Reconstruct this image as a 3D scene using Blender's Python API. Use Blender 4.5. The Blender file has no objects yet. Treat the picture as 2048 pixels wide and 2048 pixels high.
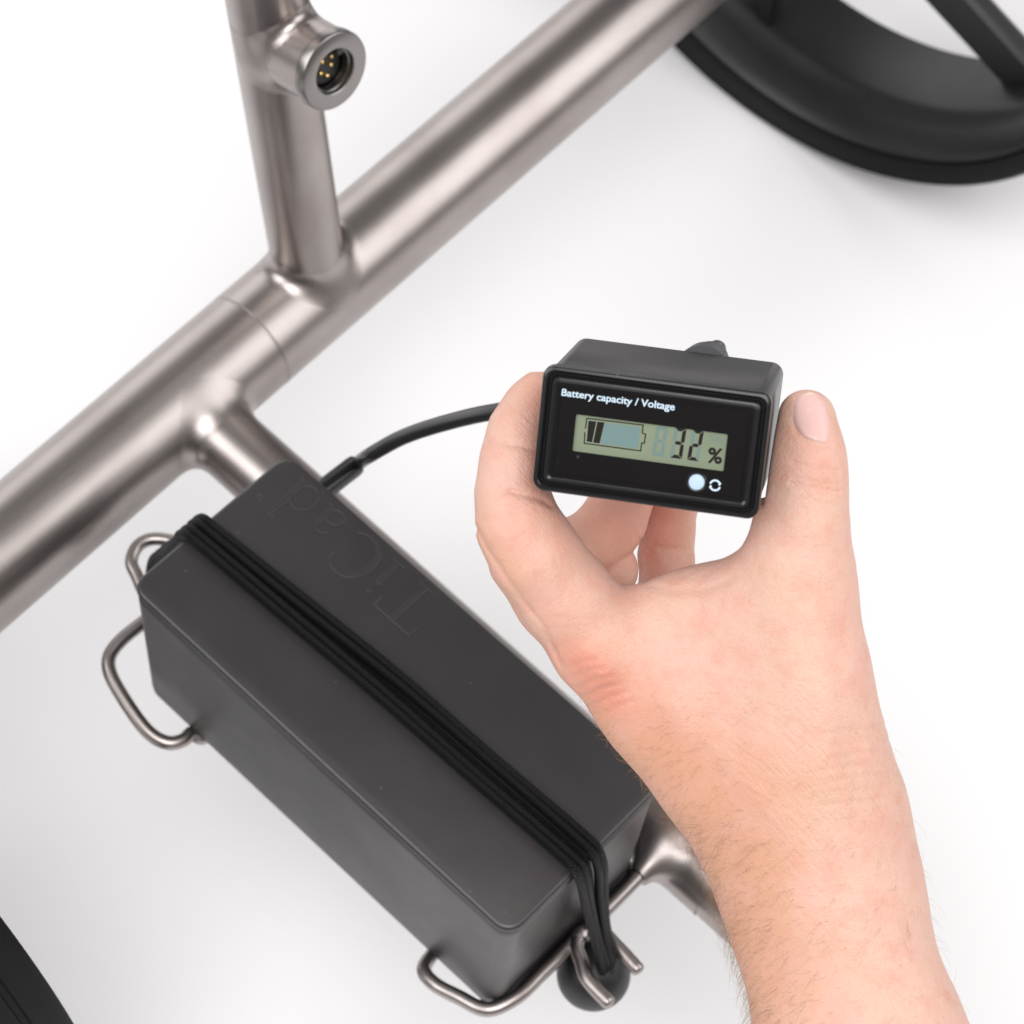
import bpy, bmesh, math, random
import numpy as np
from mathutils import Vector, Matrix

random.seed(7)
rng = np.random.default_rng(7)
C = bpy.context.scene.collection

# ------------------------------------------------------------------ camera
# World: x along the battery box, y across it (the way the axle tube runs), z up.
F = 5000.0                                   # focal length in photo pixels (2048 wide)
R0 = np.array([[0.7276523394679881, 0.6823565317107041, 0.07008306855798316],
               [0.6239170966196322, -0.6159319598895647, -0.4809940512442218],
               [-0.2850430308084944, 0.3937224713149349, -0.8739182376911292]])
CAM = np.array([0.26389495162788257, -0.30391848856468373, 1.0773445013559577])
TW = -R0 @ CAM

cd = bpy.data.cameras.new("camera")
cam = bpy.data.objects.new("camera", cd)
C.objects.link(cam)
cd.sensor_width = 36.0
cd.lens = 36.0 * F / 2048.0
cd.clip_start, cd.clip_end = 0.02, 100.0
cam.matrix_world = Matrix(((R0[0][0], -R0[1][0], -R0[2][0], CAM[0]),
                           (R0[0][1], -R0[1][1], -R0[2][1], CAM[1]),
                           (R0[0][2], -R0[1][2], -R0[2][2], CAM[2]),
                           (0, 0, 0, 1)))
cd.dof.use_dof = True
cd.dof.focus_distance = 0.785
cd.dof.aperture_fstop = 21.0
bpy.context.scene.camera = cam

# ------------------------------------------------------------------ studio light
FLOOR_Z = -0.082
w = bpy.data.worlds.new("World")
bpy.context.scene.world = w
w.use_nodes = True
w.node_tree.nodes["Background"].inputs[0].default_value = (1.0, 0.975, 0.965, 1)
w.node_tree.nodes["Background"].inputs[1].default_value = 0.225


def softbox(loc, target, sx, sy, power, col=(1, 1, 1)):
    l = bpy.data.lights.new("softbox", 'AREA')
    l.shape = 'RECTANGLE'
    l.size, l.size_y = sx, sy
    l.energy = power
    l.color = col
    o = bpy.data.objects.new("softbox", l)
    C.objects.link(o)
    o.location = loc
    o.rotation_euler = (Vector(target) - Vector(loc)).to_track_quat('-Z', 'Y').to_euler()
    return o


softbox((1.55, 1.75, 2.05), (0.0, 0.1, 0), 2.3, 2.3, 47, (1.0, 0.988, 0.986))
softbox((-1.30, -1.75, 2.15), (0, 0.1, 0.1), 2.0, 2.0, 52, (1.0, 0.988, 0.99))
softbox((-2.0, 1.05, 0.75), (0, 0.2, 0.1), 2.4, 1.3, 16, (1.0, 0.988, 0.99))
softbox((0.75, -0.75, 2.75), (0.05, 0.0, 0.1), 1.8, 1.8, 63, (1.0, 0.988, 0.986))  # added overhead fill, only to brighten the hand and floor

vs = bpy.context.scene.view_settings
vs.view_transform = 'Standard'
vs.look = 'None'
vs.gamma = 1.0
vs.exposure = 0.0
cy = bpy.context.scene.cycles
cy.max_bounces = 8
cy.use_denoising = True
cy.caustics_reflective = False
cy.caustics_refractive = False


# ------------------------------------------------------------------ helpers
def cam_pt(x, y, d):
    return np.array([(x - 1024) / F * d, (y - 1024) / F * d, d])


def to_world(c):
    return (np.atleast_2d(c) - TW) @ R0


def at(x, y, d):
    """A place on the sight line of photo pixel (x, y), d metres in front of the lens."""
    return to_world(cam_pt(x, y, d))[0]


def on_plane(x, y, axis, val):
    dv = R0.T @ np.array([(x - 1024) / F, (y - 1024) / F, 1.0])
    return CAM + dv * ((val - CAM[axis]) / dv[axis])


def tag(o, label=None, cat=None, group=None, kind=None):
    if label: o['label'] = label
    if cat: o['category'] = cat
    if group: o['group'] = group
    if kind: o['kind'] = kind
    return o


def empty(name, loc, label, cat, group=None):
    o = bpy.data.objects.new(name, None)
    C.objects.link(o)
    o.location = loc
    o.empty_display_size = 0.02
    return tag(o, label, cat, group)


def link(name, me, mat, parent=None, smooth=True, sharp=None):
    o = bpy.data.objects.new(name, me)
    C.objects.link(o)
    if mat: me.materials.append(mat)
    if smooth:
        me.polygons.foreach_set('use_smooth', [True] * len(me.polygons))
        if sharp:
            me.set_sharp_from_angle(angle=math.radians(sharp))
    if parent:
        o.parent = parent
        if parent.parent is None:
            o.matrix_parent_inverse = Matrix.Translation(-Vector(parent.location))
    return o


def mesh(name, V, Fc, uv=None):
    me = bpy.data.meshes.new(name)
    me.from_pydata([tuple(v) for v in np.asarray(V, float)], [], [tuple(int(i) for i in f) for f in Fc])
    if uv is not None:
        l = me.uv_layers.new(name="uv")
        idx = np.zeros(len(me.loops), int)
        me.loops.foreach_get('vertex_index', idx)
        l.data.foreach_set('uv', np.asarray(uv, np.float32)[idx].ravel())
    me.update()
    return me


def mesh_np(name, V, Q):
    """quads from arrays, fast"""
    me = bpy.data.meshes.new(name)
    n = len(Q)
    me.vertices.add(len(V))
    me.vertices.foreach_set('co', np.asarray(V, np.float32).ravel())
    me.loops.add(n * 4)
    me.loops.foreach_set('vertex_index', np.asarray(Q, np.int32).ravel())
    me.polygons.add(n)
    me.polygons.foreach_set('loop_start', np.arange(0, n * 4, 4, dtype=np.int32))
    me.update(calc_edges=True)
    me.validate()
    return me


def catmull(P, n=10, closed=False):
    P = np.asarray(P, float)
    out = []
    m = len(P)
    rngi = range(m if closed else m - 1)
    for i in rngi:
        if closed:
            p0, p1, p2, p3 = P[i - 1], P[i], P[(i + 1) % m], P[(i + 2) % m]
        else:
            p1, p2 = P[i], P[i + 1]
            p0 = P[i - 1] if i else 2 * p1 - p2
            p3 = P[i + 2] if i + 2 < m else 2 * p2 - p1
        # centripetal
        t0 = 0.0
        t1 = t0 + max(np.linalg.norm(p1 - p0), 1e-9) ** .5
        t2 = t1 + max(np.linalg.norm(p2 - p1), 1e-9) ** .5
        t3 = t2 + max(np.linalg.norm(p3 - p2), 1e-9) ** .5
        for t in np.linspace(t1, t2, n, endpoint=False):
            A1 = (t1 - t) / (t1 - t0) * p0 + (t - t0) / (t1 - t0) * p1
            A2 = (t2 - t) / (t2 - t1) * p1 + (t - t1) / (t2 - t1) * p2
            A3 = (t3 - t) / (t3 - t2) * p2 + (t - t2) / (t3 - t2) * p3
            B1 = (t2 - t) / (t2 - t0) * A1 + (t - t0) / (t2 - t0) * A2
            B2 = (t3 - t) / (t3 - t1) * A2 + (t - t1) / (t3 - t1) * A3
            out.append((t2 - t) / (t2 - t1) * B1 + (t - t1) / (t2 - t1) * B2)
    if not closed: out.append(P[-1])
    return np.array(out)


def tube(P, r, n=20, closed=False, cap=True, round_end=0):
    """sweep a circle along points P; r a number or one radius per point. Returns V, F, UV"""
    P = np.asarray(P, float)
    r = np.broadcast_to(np.asarray(r, float), (len(P),)).copy()
    if round_end and not closed:
        def dome(p, d, rr):
            a = np.linspace(0, math.pi / 2, round_end + 1)[:-1]
            return [p + d * rr * math.sin(t) * .6 for t in a[1:]], [rr * math.cos(t) for t in a[1:]]
        d0 = (P[0] - P[1]) / np.linalg.norm(P[0] - P[1])
        d1 = (P[-1] - P[-2]) / np.linalg.norm(P[-1] - P[-2])
        a, b = dome(P[0], d0, r[0])
        c, e = dome(P[-1], d1, r[-1])
        P = np.array(a[::-1] + list(P) + c)
        r = np.array(b[::-1] + list(r) + e)
    m = len(P)
    if closed:
        T = np.roll(P, -1, 0) - np.roll(P, 1, 0)
    else:
        T = np.gradient(P, axis=0)
    T /= np.linalg.norm(T, axis=1)[:, None]
    N = np.cross(T[0], [0.31, 0.2, 0.93])
    N /= np.linalg.norm(N)
    V, UV = [], []
    L = 0.0
    a = np.linspace(0, 2 * math.pi, n, endpoint=False)
    for i in range(m):
        N = N - T[i] * (N @ T[i])
        N /= np.linalg.norm(N)
        B = np.cross(T[i], N)
        if i: L += np.linalg.norm(P[i] - P[i - 1])
        V.append(P[i] + r[i] * (np.cos(a)[:, None] * N + np.sin(a)[:, None] * B))
        UV.append(np.c_[np.full(n, L), a / (2 * math.pi)])
    V = np.concatenate(V)
    UV = np.concatenate(UV)
    Fc = []
    for i in range(m if closed else m - 1):
        j = (i + 1) % m
        for k in range(n):
            k2 = (k + 1) % n
            Fc.append((i * n + k, i * n + k2, j * n + k2, j * n + k))
    if cap and not closed:
        Fc.append(tuple(range(n))[::-1])
        Fc.append(tuple((m - 1) * n + k for k in range(n)))
    return V, Fc, UV


def lathe(prof, p0, axis, n=96, closed=False):
    """prof: (radius, distance along axis) pairs, turned round the axis through p0"""
    axis = np.asarray(axis, float)
    axis = axis / np.linalg.norm(axis)
    u = np.cross(axis, [0.2, 0.1, 1.0] if abs(axis[2]) < .9 else [1, 0, 0])
    u /= np.linalg.norm(u)
    v = np.cross(axis, u)
    a = np.linspace(0, 2 * math.pi, n, endpoint=False)
    ring = np.cos(a)[:, None] * u + np.sin(a)[:, None] * v
    V = np.concatenate([np.asarray(p0) + axis * s + ring * r for r, s in prof])
    m = len(prof)
    Fc = []
    for i in range(m if closed else m - 1):
        j = (i + 1) % m
        for k in range(n):
            k2 = (k + 1) % n
            Fc.append((i * n + k, j * n + k, j * n + k2, i * n + k2))
    if not closed:
        if prof[0][0] > 1e-6: Fc.append(tuple(range(n)))
        if prof[-1][0] > 1e-6: Fc.append(tuple((m - 1) * n + k for k in range(n))[::-1])
    return V, Fc


def rrect(wd, ht, r, cx=0.0, cy=0.0, n=8):
    """rounded rectangle outline, counter-clockwise, 4*(n+1) points"""
    r = max(r, 1e-5)
    pts = []
    for sx, sy, a0 in ((1, 1, 0), (-1, 1, 90), (-1, -1, 180), (1, -1, 270)):
        for t in np.linspace(a0, a0 + 90, n + 1):
            t = math.radians(t)
            pts.append((cx + sx * (wd / 2 - r) + r * math.cos(t), cy + sy * (ht / 2 - r) + r * math.sin(t)))
    return np.array(pts)


def loops(levels, fill_first=True, fill_last=True):
    """levels: list of (outline Nx2, z) stacked into a skin"""
    V, Fc = [], []
    n = len(levels[0][0])
    for o, z in levels:
        V.append(np.c_[o, np.full(n, z)])
    V = np.concatenate(V)
    for i in range(len(levels) - 1):
        for k in range(n):
            k2 = (k + 1) % n
            Fc.append((i * n + k, i * n + k2, (i + 1) * n + k2, (i + 1) * n + k))
    if fill_first: Fc.append(tuple(range(n))[::-1])
    if fill_last: Fc.append(tuple((len(levels) - 1) * n + k for k in range(n)))
    return V, Fc


def prism(poly, z0, z1):
    p = np.asarray(poly, float)
    a = 0.5 * np.sum(p[:, 0] * np.roll(p[:, 1], -1) - np.roll(p[:, 0], -1) * p[:, 1])
    if a < 0: p = p[::-1]
    return loops([(p, z0), (p, z1)])


def join(parts):
    V, Fc, b = [], [], 0
    for v, f in parts:
        V.append(np.asarray(v, float))
        Fc += [tuple(i + b for i in q) for q in f]
        b += len(v)
    return np.concatenate(V), Fc


# ---- signed distance fields turned into meshes (surface nets)
def surface_nets(f, org, h):
    s = f < 0
    nx, ny, nz = f.shape
    cnt = np.zeros((nx - 1, ny - 1, nz - 1), np.uint8)
    acc = np.zeros((nx - 1, ny - 1, nz - 1, 3), np.float32)
    corners = [(a, b, c) for a in (0, 1) for b in (0, 1) for c in (0, 1)]

    def sub(arr, o):
        return arr[o[0]:nx - 1 + o[0], o[1]:ny - 1 + o[1], o[2]:nz - 1 + o[2]]
    tot = sum(sub(s, o).astype(np.uint8) for o in corners)
    act = np.argwhere((tot > 0) & (tot < 8))
    idx = -np.ones((nx - 1, ny - 1, nz - 1), np.int64)
    idx[act[:, 0], act[:, 1], act[:, 2]] = np.arange(len(act))
    P = np.zeros((len(act), 3))
    N = np.zeros(len(act))
    for o in corners:
        for ax in range(3):
            if o[ax]: continue
            q = list(o)
            q[ax] = 1
            fa = f[act[:, 0] + o[0], act[:, 1] + o[1], act[:, 2] + o[2]]
            fb = f[act[:, 0] + q[0], act[:, 1] + q[1], act[:, 2] + q[2]]
            m = (fa < 0) != (fb < 0)
            t = np.where(m, fa / np.where(m, fa - fb, 1), 0)
            p = np.tile(np.array(o, float), (len(act), 1))
            p[:, ax] += t
            P[m] += p[m]
            N[m] += 1
    V = org + (act + P / N[:, None]) * h
    Q = []
    for ax in range(3):
        b, c = [(1, 2), (2, 0), (0, 1)][ax]
        sl0 = [slice(1, -1)] * 3
        sl1 = [slice(1, -1)] * 3
        sl0[ax] = slice(0, f.shape[ax] - 1)
        sl1[ax] = slice(1, f.shape[ax])
        A, B = s[tuple(sl0)], s[tuple(sl1)]
        e = np.argwhere(A != B)
        flip = A[e[:, 0], e[:, 1], e[:, 2]]
        e = e.copy()
        for k in range(3):
            if k != ax: e[:, k] += 1
        def cell(db, dc):
            g = e.copy()
            g[:, b] += db
            g[:, c] += dc
            return idx[g[:, 0], g[:, 1], g[:, 2]]
        q = np.stack([cell(-1, -1), cell(0, -1), cell(0, 0), cell(-1, 0)], 1)
        q[~flip] = q[~flip][:, ::-1]
        Q.append(q)
    Q = np.concatenate(Q)
    Q = Q[(Q >= 0).all(1)]
    return V, Q


def grid(lo, hi, h):
    n = np.ceil((np.asarray(hi) - np.asarray(lo)) / h).astype(int) + 1
    ax = [lo[i] + h * np.arange(n[i]) for i in range(3)]
    return np.stack(np.meshgrid(*ax, indexing='ij'), -1).astype(np.float32)


def sd_cyl(G, p, d, r):
    d = np.asarray(d, float) / np.linalg.norm(d)
    v = G - np.asarray(p, np.float32)
    t = v @ d.astype(np.float32)
    return np.sqrt(np.maximum((v * v).sum(-1) - t * t, 0)) - r


def smin(a, b, k):
    h = np.clip(0.5 + 0.5 * (b - a) / k, 0, 1)
    return b + (a - b) * h - k * h * (1 - h)


def weld(name, f1, f2, k, lo, hi, h, mat, parent, bulge=0.0, thr=1.1e-4):
    """fillet of metal where two tubes meet: only the part that stands off both tubes"""
    G = grid(lo, hi, h)
    a, b = f1(G), f2(G)
    f = smin(a, b, k) - bulge
    V, Q = surface_nets(f, np.asarray(lo, float), h)
    dev = lambda P: np.minimum(f1(P), f2(P))
    keep = dev(V.astype(np.float32)) > thr
    Q = Q[keep[Q].any(1)]
    used = np.unique(Q)
    mp = -np.ones(len(V), int)
    mp[used] = np.arange(len(used))
    V = V[used]
    Q = mp[Q]
    e = 2e-4
    nrm = np.zeros((len(V), 3))
    for ax in range(3):
        d = np.zeros(3)
        d[ax] = e
        P1, P2 = (V + d).astype(np.float32), (V - d).astype(np.float32)
        nrm[:, ax] = smin(f1(P1), f2(P1), k) - smin(f1(P2), f2(P2), k)
    nrm /= np.linalg.norm(nrm, axis=1)[:, None] + 1e-12
    me = mesh_np(name, V, Q)
    o = link(name, me, mat, parent)
    me.normals_split_custom_set_from_vertices([tuple(x) for x in nrm])
    return o


# ------------------------------------------------------------------ materials
def mat(name, col, rough=0.5, metal=0.0, spec=0.5):
    m = bpy.data.materials.new(name)
    m.use_nodes = True
    b = m.node_tree.nodes["Principled BSDF"]
    b.inputs["Base Color"].default_value = (*col, 1)
    b.inputs["Roughness"].default_value = rough
    b.inputs["Metallic"].default_value = metal
    b.inputs["Specular IOR Level"].default_value = spec
    return m, m.node_tree, b


def node(nt, kind, **kw):
    n = nt.nodes.new(kind)
    for k, v in kw.items():
        if k.startswith('i_'):
            n.inputs[k[2:].replace('_', ' ')].default_value = v
        else:
            setattr(n, k, v)
    return n


def obj_coord(nt, scale=(1, 1, 1)):
    tc = node(nt, 'ShaderNodeTexCoord')
    mp = node(nt, 'ShaderNodeMapping')
    mp.inputs['Scale'].default_value = scale
    nt.links.new(tc.outputs['Object'], mp.inputs['Vector'])
    return mp.outputs['Vector']


def noise(nt, vec, scale, detail=3.0, rough=0.5):
    n = node(nt, 'ShaderNodeTexNoise')
    n.inputs['Scale'].default_value = scale
    n.inputs['Detail'].default_value = detail
    n.inputs['Roughness'].default_value = rough
    if vec: nt.links.new(vec, n.inputs['Vector'])
    return n.outputs['Fac']


def maprange(nt, src, a, b, c, d):
    n = node(nt, 'ShaderNodeMapRange')
    nt.links.new(src, n.inputs['Value'])
    for k, v in zip(('From Min', 'From Max', 'To Min', 'To Max'), (a, b, c, d)):
        n.inputs[k].default_value = v
    return n.outputs['Result']


def mixcol(nt, fac, a, b):
    n = node(nt, 'ShaderNodeMix', data_type='RGBA')
    if isinstance(fac, float): n.inputs['Factor'].default_value = fac
    else: nt.links.new(fac, n.inputs['Factor'])
    for s, x in (('A', a), ('B', b)):
        sock = [i for i in n.inputs if i.name == s and i.type == 'RGBA'][0]
        if isinstance(x, tuple): sock.default_value = (*x, 1)
        else: nt.links.new(x, sock)
    return [o for o in n.outputs if o.type == 'RGBA'][0]


def bump(nt, b, height, strength, dist, prev=None):
    n = node(nt, 'ShaderNodeBump')
    n.inputs['Strength'].default_value = strength
    n.inputs['Distance'].default_value = dist
    nt.links.new(height, n.inputs['Height'])
    if prev: nt.links.new(prev, n.inputs['Normal'])
    nt.links.new(n.outputs['Normal'], b.inputs['Normal'])
    return n.outputs['Normal']


def titanium(name, stretch):
    m, nt, b = mat(name, (0.52, 0.465, 0.435), 0.3, 1.0)
    v = obj_coord(nt)
    big = noise(nt, v, 26, 3)
    nt.links.new(mixcol(nt, maprange(nt, big, .35, .65, 0, 1), (0.335, 0.299, 0.286), (0.39, 0.354, 0.340)), b.inputs['Base Color'])
    vs_ = obj_coord(nt, stretch)
    fine = noise(nt, vs_, 1.0, 4)
    nt.links.new(maprange(nt, fine, .3, .7, .31, .37), b.inputs['Roughness'])
    bump(nt, b, fine, 0.012, 0.0004)
    return m


M_ti = titanium('brushed_titanium', (900, 900, 900))
M_tiaxle = titanium('brushed_titanium_axle', (2500, 40, 2500))
M_ticross = titanium('brushed_titanium_cross', (40, 2500, 2500))
M_tihand = titanium('brushed_titanium_handle', (2500, 2500, 40))
M_ring, nt, b = mat('machined_steel', (0.27, 0.255, 0.245), 0.30, 1.0)
M_lining, _, _ = mat('dark_steel_lining', (0.16, 0.155, 0.15), 0.28, 1.0)
M_gold, _, _ = mat('gold_contact', (0.95, 0.68, 0.28), 0.25, 1.0)
M_sock, _, _ = mat('black_socket_plastic', (0.012, 0.012, 0.013), 0.45)


def plastic(name, col, rough, speck=0.0, grain=0.03, spec=0.5):
    m, nt, b = mat(name, col, rough, 0, spec)
    v = obj_coord(nt)
    g = noise(nt, v, 2600, 2)
    bump(nt, b, g, grain * 8, 0.00006)
    s = noise(nt, v, 55, 4, .6)
    nt.links.new(maprange(nt, s, .3, .7, rough - .02, rough + .03), b.inputs['Roughness'])
    if speck:
        d = node(nt, 'ShaderNodeTexVoronoi', feature='F1')
        d.inputs['Scale'].default_value = 95
        nt.links.new(v, d.inputs['Vector'])
        k = maprange(nt, d.outputs['Distance'],   .030, .060, speck, 0.0)
        nt.links.new(mixcol(nt, k, col, (0.28, 0.27, 0.27)), b.inputs['Base Color'])
    return m


M_box = plastic('satin_black_box_plastic', (0.0170, 0.0150, 0.0170), 0.40, 0.16, 0.05, 0.8)
M_case = plastic('black_meter_plastic', (0.0125, 0.0112, 0.0122), 0.34, 0.12, 0.05, 0.6)
M_bezel = plastic('glossy_black_bezel', (0.010, 0.010, 0.011), 0.22, 0.12, 0.02, 0.45)
M_face = plastic('matt_black_face', (0.0058, 0.0048, 0.0051), 0.42, 0.12, 0.03, 0.10)
M_cable = plastic('black_cable_rubber', (0.007, 0.007, 0.008), 0.26, 0, 0.05, 0.5)
M_gland = plastic('dark_grey_gland_plastic', (0.045, 0.047, 0.052), 0.42, 0, 0.05, 0.5)
M_ball = plastic('black_rubber_ball', (0.016, 0.016, 0.017), 0.42, 0, 0.05, 0.5)
M_tyre = plastic('black_tyre_foam', (0.0055, 0.0048, 0.0053), 0.6, 0, 0.2, 0.22)
M_rim = plastic('satin_black_rim_plastic', (0.010, 0.0092, 0.0098), 0.38, 0, 0.1, 0.42)
M_lcd, nt, b = mat('lcd_green', (0.285, 0.345, 0.205), 0.28, 0, 0.4)
v = obj_coord(nt)
nt.links.new(mixcol(nt, maprange(nt, noise(nt, v, 60, 2), .3, .7, 0, 1), (0.178, 0.212, 0.145), (0.197, 0.231, 0.158)), b.inputs['Base Color'])
M_lcdblk, _, _ = mat('lcd_segment_black', (0.012, 0.010, 0.010), 0.3, 0, 0.3)
M_ghost, _, _ = mat('lcd_segment_off', (0.135, 0.20, 0.185), 0.28, 0, 0.4)
M_ghost2, _, _ = mat('lcd_bars_off', (0.135, 0.215, 0.215), 0.28, 0, 0.4)
M_print, _, _ = mat('pale_blue_print', (0.50, 0.61, 0.71), 0.5, 0, 0.3)
M_button, _, _ = mat('pale_blue_button', (0.43, 0.56, 0.67), 0.4, 0, 0.3)

# braided elastic
M_cord, nt, b = mat('black_braided_elastic', (0.006, 0.006, 0.006), 0.42, 0, 0.16)
uvn = node(nt, 'ShaderNodeUVMap')
sep = node(nt, 'ShaderNodeSeparateXYZ')
nt.links.new(uvn.outputs['UV'], sep.inputs[0])


def mth(op, a, bb=None):
    n = node(nt, 'ShaderNodeMath', operation=op)
    for i, x in enumerate((a, bb)):
        if x is None: continue
        if isinstance(x, (int, float)): n.inputs[i].default_value = x
        else: nt.links.new(x, n.inputs[i])
    return n.outputs[0]


ua = mth('MULTIPLY', sep.outputs['X'], 2 * math.pi / 0.0012)
va = mth('MULTIPLY', sep.outputs['Y'], 2 * math.pi * 7)
h1 = mth('SINE', mth('ADD', ua, va))
h2 = mth('SINE', mth('SUBTRACT', ua, va))
hh = mth('MAXIMUM', h1, h2)
bump(nt, b, hh, 0.9, 0.00035)
nt.links.new(mixcol(nt, maprange(nt, hh, -.6, 1, 0, 1), (0.0008, 0.0008, 0.0008), (0.013, 0.0125, 0.0125)), b.inputs['Base Color'])
b.inputs['Sheen Weight'].default_value = 0.0

# floor
M_floor, nt, b = mat('white_studio_floor', (0.86, 0.855, 0.855), 0.6, 0, 0.25)
v = obj_coord(nt)
nt.links.new(mixcol(nt, maprange(nt, noise(nt, v, 2.2, 4), .3, .7, 0, 1), (0.845, 0.836, 0.842), (0.865, 0.858, 0.862)), b.inputs['Base Color'])

# ------------------------------------------------------------------ floor
n = 24
xs = np.linspace(-6, 6, n + 1)
V = np.array([(x, y, FLOOR_Z) for x in xs for y in xs])
Fc = [(i * (n + 1) + j, (i + 1) * (n + 1) + j, (i + 1) * (n + 1) + j + 1, i * (n + 1) + j + 1) for i in range(n) for j in range(n)]
fl = link('floor', mesh('floor', V, Fc), M_floor, smooth=False)
tag(fl, 'plain white studio floor under the trolley', kind='structure')

# ------------------------------------------------------------------ trolley
AX = np.array([-0.0257, 1.0, 0.0])
AX /= np.linalg.norm(AX)


def axle(y): return np.array([-0.1889 - 0.0257 * y, y, 0.12])


R_MAIN, R_CROSS, R_HAND = 0.0248, 0.0161, 0.0166
trolley = empty('trolley', (-0.19, 0.145, FLOOR_Z),
                'three tube brushed titanium trolley frame on black wheels, carrying the battery box', 'trolley')

# axle tube with a fine seam beside the handle joint
prof = []
Y0, Y1, YS = -0.255, 0.56, 0.1065
for y in np.linspace(Y0, YS - .0007, 24): prof.append((R_MAIN, y - Y0))
prof += [(R_MAIN - .00035, YS - .0003 - Y0), (R_MAIN - .00035, YS + .0003 - Y0)]
for y in np.linspace(YS + .0007, Y1, 24): prof.append((R_MAIN + .00006, y - Y0))
V, Fc = lathe(prof, axle(Y0), AX, 96)
link('axle_tube', mesh('axle_tube', V, Fc), M_tiaxle, trolley, sharp=40)

HP = axle(0.14741)
EL = 1.42197
HD = np.array([-math.cos(EL), math.cos(EL) * 0.0257, math.sin(EL)])
V, Fc, UV = tube([HP + HD * t for t in np.linspace(0.0, 0.55, 30)], R_HAND, 80)
link('handle_tube', mesh('handle_tube', V, Fc, UV), M_tihand, trolley, sharp=40)

CP = np.array([0.0, 0.0628, 0.12])
CD = np.array([math.cos(-.0063), math.sin(-.0063), 0])
V, Fc, UV = tube([CP + CD * t for t in np.linspace(-0.1895, 0.62, 40)], R_CROSS, 80)
link('cross_tube', mesh('cross_tube', V, Fc, UV), M_ticross, trolley, sharp=40)

f_main = lambda G: sd_cyl(G, HP, AX, R_MAIN)
f_hand = lambda G: sd_cyl(G, HP, HD, R_HAND)
f_cross = lambda G: sd_cyl(G, CP, CD, R_CROSS)


def f_hand_top(G):
    return np.maximum(f_hand(G), -((G - HP.astype(np.float32)) @ HD.astype(np.float32)))


def f_cross_half(G):
    return np.maximum(f_cross(G), axle(.0628)[0] - G[..., 0])


weld('weld_bead', f_main, f_hand_top, 0.009, HP - .045, HP + .045, 0.0009, M_ti, trolley)
JC = axle(0.0628)
weld('weld_bead', f_main, f_cross_half, 0.0095, JC + (-.02, -.045, -.04), JC + (.06, .045, .04), 0.0010, M_ti, trolley)

# charging socket on the handle tube
SE = np.array([math.cos(math.radians(17)), -.0257, math.sin(math.radians(17))])
SE /= np.linalg.norm(SE)
SB = HP + HD * 0.1590
R_ST = 0.0160
L_ST = 0.0325
V, Fc, UV = tube([SB + SE * t for t in np.linspace(0.0, L_ST, 12)], R_ST, 72, cap=False)
stub = link('socket_stub', mesh('socket_stub', V, Fc, UV), M_ti, trolley, sharp=40)
f_stub = lambda G: np.maximum(np.maximum(sd_cyl(G, SB, SE, R_ST), -((G - SB.astype(np.float32)) @ SE.astype(np.float32))), ((G - SB.astype(np.float32)) @ SE.astype(np.float32)) - L_ST - .02)
weld('weld_bead', f_hand, f_stub, 0.0065, SB - .034, SB + .034, 0.0009, M_ti, trolley)
rp = [(0.0150, L_ST + .0002), (0.0163, L_ST + .0003), (0.0169, L_ST + .0009), (0.0169, L_ST + .0048), (0.0166, L_ST + .0056), (0.0160, L_ST + .0060),
      (0.0101, L_ST + .0060), (0.0097, L_ST + .0057), (0.0096, L_ST + .0050), (0.0096, L_ST + .0012)]
V, Fc = lathe(rp, SB, SE, 96)
ring = link('socket_ring', mesh('socket_ring', V, Fc[:-2]), M_ring, stub, sharp=35)
V, Fc = lathe([(0.0096, L_ST + .0040), (0.0088, L_ST + .0036), (0.0086, L_ST + .0030), (0.0086, L_ST - .0062), (.0100, L_ST - .0062), (.0100, L_ST + .0034)], SB, SE, 64, closed=True)
link('socket_lining', mesh('socket_lining', V, Fc), M_lining, stub, sharp=35)
V, Fc = lathe([(0.0, L_ST - .0002), (0.0076, L_ST - .0002), (0.0079, L_ST - .0006), (.0086, L_ST - .0030)], SB, SE, 48)
core = link('socket_core', mesh('socket_core', V, Fc), M_sock, stub, sharp=35)
su = np.cross(HD, SE)
su /= np.linalg.norm(su)
sv = np.cross(SE, su)
kp = []
kc = SB + SE * (L_ST + .0006) + su * .0052 + sv * .0062
for a_ in (-1, 1):
    for b_ in (-1, 1):
        for c_ in (-1, 1):
            kp.append(kc + su * a_ * .0013 + sv * b_ * .0013 + SE * c_ * .0044)
link('key_rib', mesh('key_rib', kp, [(0, 1, 3, 2), (4, 6, 7, 5), (0, 4, 5, 1), (2, 3, 7, 6), (0, 2, 6, 4), (1, 5, 7, 3)]), M_sock, stub, smooth=False)
for (pu, pv) in ((.0030, .0036), (.0018, .0002), (-.0012, -.0034), (-.0040, -.0004), (-.0020, .0042)):
    c = SB + su * pu + sv * pv
    V, Fc = lathe([(0.0, L_ST + .0022), (.0006, L_ST + .0021), (.0009, L_ST + .0016), (.0009, L_ST - .0008)], c, SE, 16)
    link('contact_pin', mesh('contact_pin', V, Fc), M_gold, stub, sharp=60)

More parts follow.
